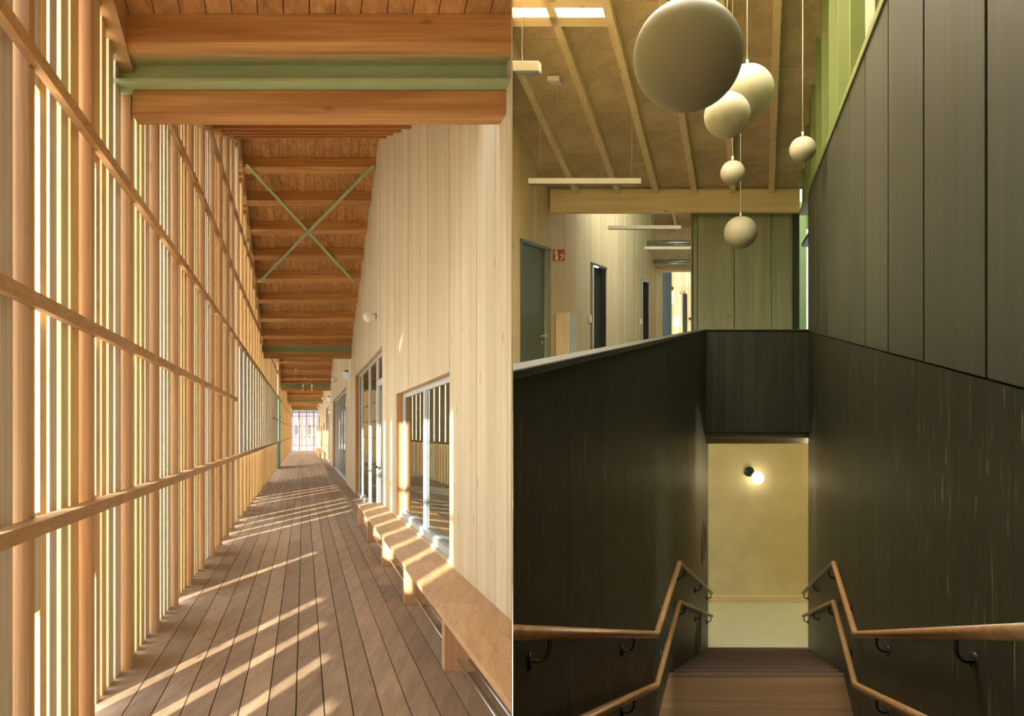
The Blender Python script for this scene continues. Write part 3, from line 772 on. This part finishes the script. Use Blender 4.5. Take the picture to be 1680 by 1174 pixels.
# ---- corridor wall with doors
DO = [(11.33, 13.0), (16.1, 17.8), (23.0, 24.7)]
DT = 1.24
lwall = struct('wall_doors', 'pale spruce board wall with three doors along the upper corridor', RF.P(LW, UF, 12))
eb = sorted(set([10.9, 11.33, 12.15, 13.0, 13.9, 14.8, 15.6, 16.1, 17.0, 17.8, 18.4, 19.3, 20.2, 20.9, 21.5, 22.05, 23.0, 23.85, 24.7, 25.4, 26.22]))
def topR(w):
    return (RJ(w) + 0.14) if w < 12.95 else C2(w) + 0.03
for a, c in zip(eb, eb[1:]):
    b0 = UF
    for d0, d1 in DO:
        if d0 - 1e-6 <= a and c <= d1 + 1e-6: b0 = DT
    mt = M['spruce_z'] if a < 14.8 else M['pale_z']
    box(RF, 'board', mt, LW - 0.06, LW + random.uniform(-.003, .003), b0, 0, a + 0.006, c - 0.012, lwall, vt=(topR(a), topR(c)))
box(RF, 'backing', M['under'], LW - 0.1, LW - 0.062, DT, 1.9, 10.97, 26.1, lwall)
dlab = ['grey green door with steel handle beside the red sign', 'dark open doorway in the middle of the corridor wall', 'dark open doorway at the far end of the corridor wall']
for i, (a, c) in enumerate(DO):
    d = struct('door_%d' % (i + 2), dlab[i], RF.P(LW, UF, a))
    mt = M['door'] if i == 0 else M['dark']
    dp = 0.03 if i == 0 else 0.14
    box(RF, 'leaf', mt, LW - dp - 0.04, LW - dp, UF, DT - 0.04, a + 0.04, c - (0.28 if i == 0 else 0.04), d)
    if i == 0:
        box(RF, 'jamb', M['lgreen'], LW - 0.06, LW + 0.004, UF, DT, c - 0.28, c, d)
        tube('door_handle', M['steel'], [RF.P(LW - 0.03, -0.30, c - 0.45), RF.P(LW + 0.05, -0.30, c - 0.45), RF.P(LW + 0.05, -0.30, c - 0.75)], 0.013, d)
        tube('rosette', M['steel'], [RF.P(LW - 0.03, -0.42, c - 0.45), RF.P(LW - 0.005, -0.42, c - 0.45)], 0.03, d, 14)
    else:
        box(RF, 'jamb', M['door'], LW - 0.2, LW + 0.01, UF, DT, a, a + 0.04, d)
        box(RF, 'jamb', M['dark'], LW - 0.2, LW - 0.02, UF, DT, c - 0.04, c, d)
    box(RF, 'frame', M['door'], LW - 0.02, LW + 0.012, UF, DT, a, a + 0.09, d)
    box(RF, 'frame', M['door'], LW - 0.02, LW + 0.012, DT - 0.05, DT, a, c, d)
    if i: box(RF, 'frame', M['white'], LW - 0.02, LW + 0.012, UF, DT - 0.05, a + 0.2, a + 0.26, d)
for i, (w, v) in enumerate(((15.85, -0.03), (22.75, -0.12))):
    o = box(RF, 'wall_switch', M['white'], LW, LW + 0.03, v - 0.06, v + 0.10, w, w + 0.22)
    o['label'] = ['white switch plate left of the middle doorway', 'white switch plate left of the far doorway'][i]; o['category'] = 'switch'; o['group'] = 'corridor switch plates'
# ---- fire extinguisher sign (flag sign facing the viewer)
ws = 13.06
def S(px, py): return ((px - 1245) * ws / F, (522 - py) * ws / F)
u0, v1 = S(907, 409); u1, v0 = S(926.5, 428)
t = thing('fire_sign', 'square red fire extinguisher sign beside the grey green door', 'sign', RF.P(u0, v0, ws))
box(RF, 'plate', M['red'], u0, u1, v0, v1, ws, ws + 0.01, t)
s = (u1 - u0)
def sg(name, pts):
    vs = [RF.P(u0 + x * s, v0 + y * s, ws - 0.004) for x, y in pts]; vs += [RF.P(u0 + x * s, v0 + y * s, ws) for x, y in pts]
    n = len(pts); fs = [tuple(range(n)), tuple(range(n, 2 * n))] + [(j, (j + 1) % n, n + (j + 1) % n, n + j) for j in range(n)]
    raw(name, M['cream'], vs, fs, t)
sg('extinguisher_mark', [(0.2, 0.06), (0.44, 0.06), (0.44, 0.68), (0.38, 0.76), (0.26, 0.76), (0.2, 0.68)])
sg('valve_mark', [(0.28, 0.77), (0.36, 0.77), (0.36, 0.84), (0.46, 0.92), (0.2, 0.92), (0.12, 0.84)])
sg('hose_mark', [(0.12, 0.84), (0.17, 0.84), (0.15, 0.5), (0.11, 0.5)])
for k, (fx, fy) in enumerate(((0.6, 0.08), (0.72, 0.22), (0.62, 0.42))):
    sg('flame_mark', [(fx, fy), (fx + 0.16, fy), (fx + 0.24, fy + 0.2), (fx + 0.2, fy + 0.34), (fx + 0.13, fy + 0.18), (fx + 0.04, fy + 0.14)])
red = box(RF, 'plate_symbol', M['red'], u0 + 0.25 * s, u0 + 0.39 * s, v0 + 0.46 * s, v0 + 0.56 * s, ws - 0.006, ws - 0.004, t)
# ---- timber box by the wall
t = thing('timber_box', 'slim pale timber box standing below the red sign', 'cabinet', RF.P(LW, UF, 13.6))
box(RF, 'body', M['spruce_z'], LW + 0.01, -3.475, UF, 0.10, 13.3, 13.83, t)
box(RF, 'lit_painted_side', M['white'], -3.475, -3.445, UF, 0.105, 13.29, 13.84, t)  # white side paints in the light falling on this face
# ---- portal and far rooms
po = struct('wall_portal', 'pale portal wall at the end of the upper corridor', RF.P(-2.5, UF, 26.2))
box(RF, 'lintel', M['spruce_x'], LW + 0.005, -1.2, 1.66, 2.05, 26.15, 26.35, po)
box(RF, 'gable', M['osb'], LW - 0.1, -1.2, 2.05, 3.5, 26.2, 26.35, po)
box(RF, 'jamb', M['pale_z'], LW - 0.1, LW + 0.22, UF, 1.66, 26.22, 26.4, po)
fr_ = struct('wall_far', 'far pale board wall seen through the portal', RF.P(-3, UF, 40))
for k in range(9):
    box(RF, 'board', M['pale_z'], -5.2 + 0.42 * k + 0.01, -5.2 + 0.42 * (k + 1) - 0.015, UF, 4.0, 40.0, 40.1, fr_)
box(RF, 'side', M['pale_z'], -5.3, -5.2, UF, 4, 26.4, 40, fr_)
box(RF, 'side', M['pale_z'], -1.3, -1.2, UF, 4, 26.4, 40, fr_)
box(RF, 'roofing', M['under'], -5.5, -1.0, 4.12, 4.16, 26.1, 40.3, fr_)
box(RF, 'roofing', M['osb'], -5.3, -1.2, 4.0, 4.1, 26.35, 30, fr_)
box(RF, 'head', M['glowpane'], -5.3, -1.2, 4.0, 4.1, 30, 40, fr_, label='added glowing roof strip')  # added glowing strip that lights the far room
c = box(RF, 'column', M['bluegrey'], -3.65, -3.32, UF, 1.9, 27.6, 27.9); c['label'] = 'blue grey timber column beyond the portal'; c['category'] = 'column'
c = box(RF, 'arch_panel', M['lgreen'], -3.95, -3.78, UF, 0.2, 27.0, 27.1); c['label'] = 'grey green round headed panel beside the blue column'; c['category'] = 'panel'
c = box(RF, 'notice_board', M['white'], -3.72, -3.60, 0.12, 0.42, 26.9, 27.0); c['label'] = 'small white notice hanging on the blue grey column'; c['category'] = 'notice'
tf = struct('trim_1', 'pale timber frame in the far room', RF.P(-3.8, UF, 33))
box(RF, 'post', M['spruce_z'], -4.02, -3.86, UF, 2.3, 33, 33.1, tf)
box(RF, 'rail', M['spruce_x'], -4.02, -2.8, 1.28, 1.42, 33, 33.1, tf)
t = thing('fire_sign', 'tiny red fire sign in the far room beyond the portal', 'sign', RF.P(-3.7, 1.2, 34))
box(RF, 'plate', M['red'], -3.67, -3.45, 1.14, 1.36, 34, 34.02, t)
box(RF, 'mark', M['cream'], -3.64, -3.57, 1.17, 1.33, 33.98, 34, t)
box(RF, 'mark', M['cream'], -3.54, -3.49, 1.17, 1.31, 33.98, 34, t)
c = box(RF, 'timber_box', M['spruce_z'], -4.2, -3.85, UF, 0.1, 35.5, 35.8); c['label'] = 'distant timber box under the tiny red sign'; c['category'] = 'cabinet'
d5 = struct('door_5', 'narrow dark door in the far board wall', RF.P(-4, UF, 39.9))
box(RF, 'leaf', M['dark'], -4.15, -3.92, UF, 1.35, 39.85, 39.98, d5)
for i, u in enumerate((-4.75, -4.42, -3.75, -3.5)):
    c = raw('coat_knob', M['black_steel'], [RF.P(u + 0.08 * math.cos(2 * math.pi * j / 10), -0.02 - 0.08 * (i % 2) + 0.08 * math.sin(2 * math.pi * j / 10), 39.9 - dd) for dd in (0, 0.08) for j in range(10)],
            [tuple(range(10)), tuple(range(10, 20))] + [(j, (j + 1) % 10, 10 + (j + 1) % 10, 10 + j) for j in range(10)])
    c['label'] = ['leftmost', 'second', 'third', 'rightmost'][i] + ' small dark round knob on the far board wall'; c['category'] = 'knob'; c['group'] = 'round knobs on the far wall'
for i, (w, v) in enumerate(((24.2, 2.50), (25.6, 1.98))):
    t = thing('duct', ['upper galvanised round duct crossing the corridor roof', 'lower galvanised round duct just above the portal'][i], 'duct', RF.P(-2, v, w), 'round ducts')
    tube('pipe', M['duct'], [RF.P(LW + 0.02, v, w), RF.P(-1.25, v, w)], 0.075, t, 18)
    for q in range(5):
        u = LW + 0.4 + q * 0.45
        tube('collar', M['duct'], [RF.P(u, v, w), RF.P(u + 0.03, v, w)], 0.082, t, 18)

# ---- linear pendant lamps
for i, (w, v, ul, ur) in enumerate(((5.65, 1.90, -1.903, -1.70), (10.56, 1.936, -3.33, -1.70), (16.3, 1.98, -3.37, -1.74), (21.5, 2.02, -3.37, -1.74), (26.0, 2.00, -3.30, -1.74))):
    lab = ['short end of a linear lamp at the partition', 'long linear pendant lamp before the spanning beam', 'linear pendant lamp just behind the spanning beam',
           'linear pendant lamp under the upper duct', 'linear pendant lamp in front of the portal'][i]
    t = thing('linear_lamp', lab, 'lamp', RF.P(ul, v, w), 'linear pendant lamps')
    box(RF, 'housing', M['lamp'], ul, ur, v + 0.012, v + 0.088, w, w + 0.07, t, bevel=0.002)
    box(RF, 'diffuser', M['lampdark'], ul + 0.01, ur - 0.002, v, v + 0.012, w + 0.002, w + 0.068, t)
    for u in ((ul + 0.16, ur - 0.14) if i else (ur - 0.14,)):
        vt = (RJ(w) + 0.12 if w < 12.8 else C2(w))
        tube('wire', M['cable'], [RF.P(u, v + 0.088, w + 0.035), RF.P(u, vt, w + 0.035)], 0.003, t, 6)
t = thing('junction_box', 'small white junction box with a loose cable on the ceiling', 'box', RF.P(-3, 3.2, 10.4))
wj = 10.05; uj = (911 - 1245) * wj / F; vj = RJ(wj) + 0.12
box(RF, 'housing', M['white'], uj - 0.08, uj + 0.08, vj - 0.06, vj + 0.01, wj - 0.1, wj + 0.1, t)
cp = []
for q in range(11):
    a = q / 10; cp.append(RF.P(uj + 0.03 - 0.26 * a + 0.06 * math.sin(a * math.pi), vj - 0.06 - 0.24 * math.sin(a * math.pi) ** 0.8 + 0.0 * a, wj + 0.4 * a))
tube('cable', M['cable'], cp, 0.004, t, 6)

# ---- globe pendants
GL = [(1128, 92, 2.89, 0.212, 'largest globe pendant close to the viewer'),
      (1226, 149, 6.9, 0.243, 'globe pendant partly hidden at the upper right of the largest one'),
      (1193, 189, 6.2, 0.19, 'globe pendant just below and right of the largest one'),
      (1317, 245, 7.9, 0.138, 'small globe pendant beside the clerestory'),
      (1202, 283, 8.5, 0.138, 'small globe pendant in front of a ceiling joist'),
      (1215, 381, 9.8, 0.215, 'lowest globe pendant in front of the light green wall')]
for (px, py, w, r, lab) in GL:
    u, v = (px - 1245) * w / F, (522 - py) * w / F
    t = thing('globe_pendant', lab, 'lamp', RF.P(u, v - r, w), 'white globe pendants')
    ball('globe', M['opal'], RF.P(u, v, w), r, t, 56)
    tube('cap', M['white'], [RF.P(u, v + r - 0.004, w), RF.P(u, v + r + 0.05, w)], 0.012, t, 10)
    tube('cable', M['cable'], [RF.P(u, v + r + 0.05, w), RF.P(u, roofR(w) - 0.03, w)], 0.005, t, 6)
print('objects', len(bpy.data.objects))
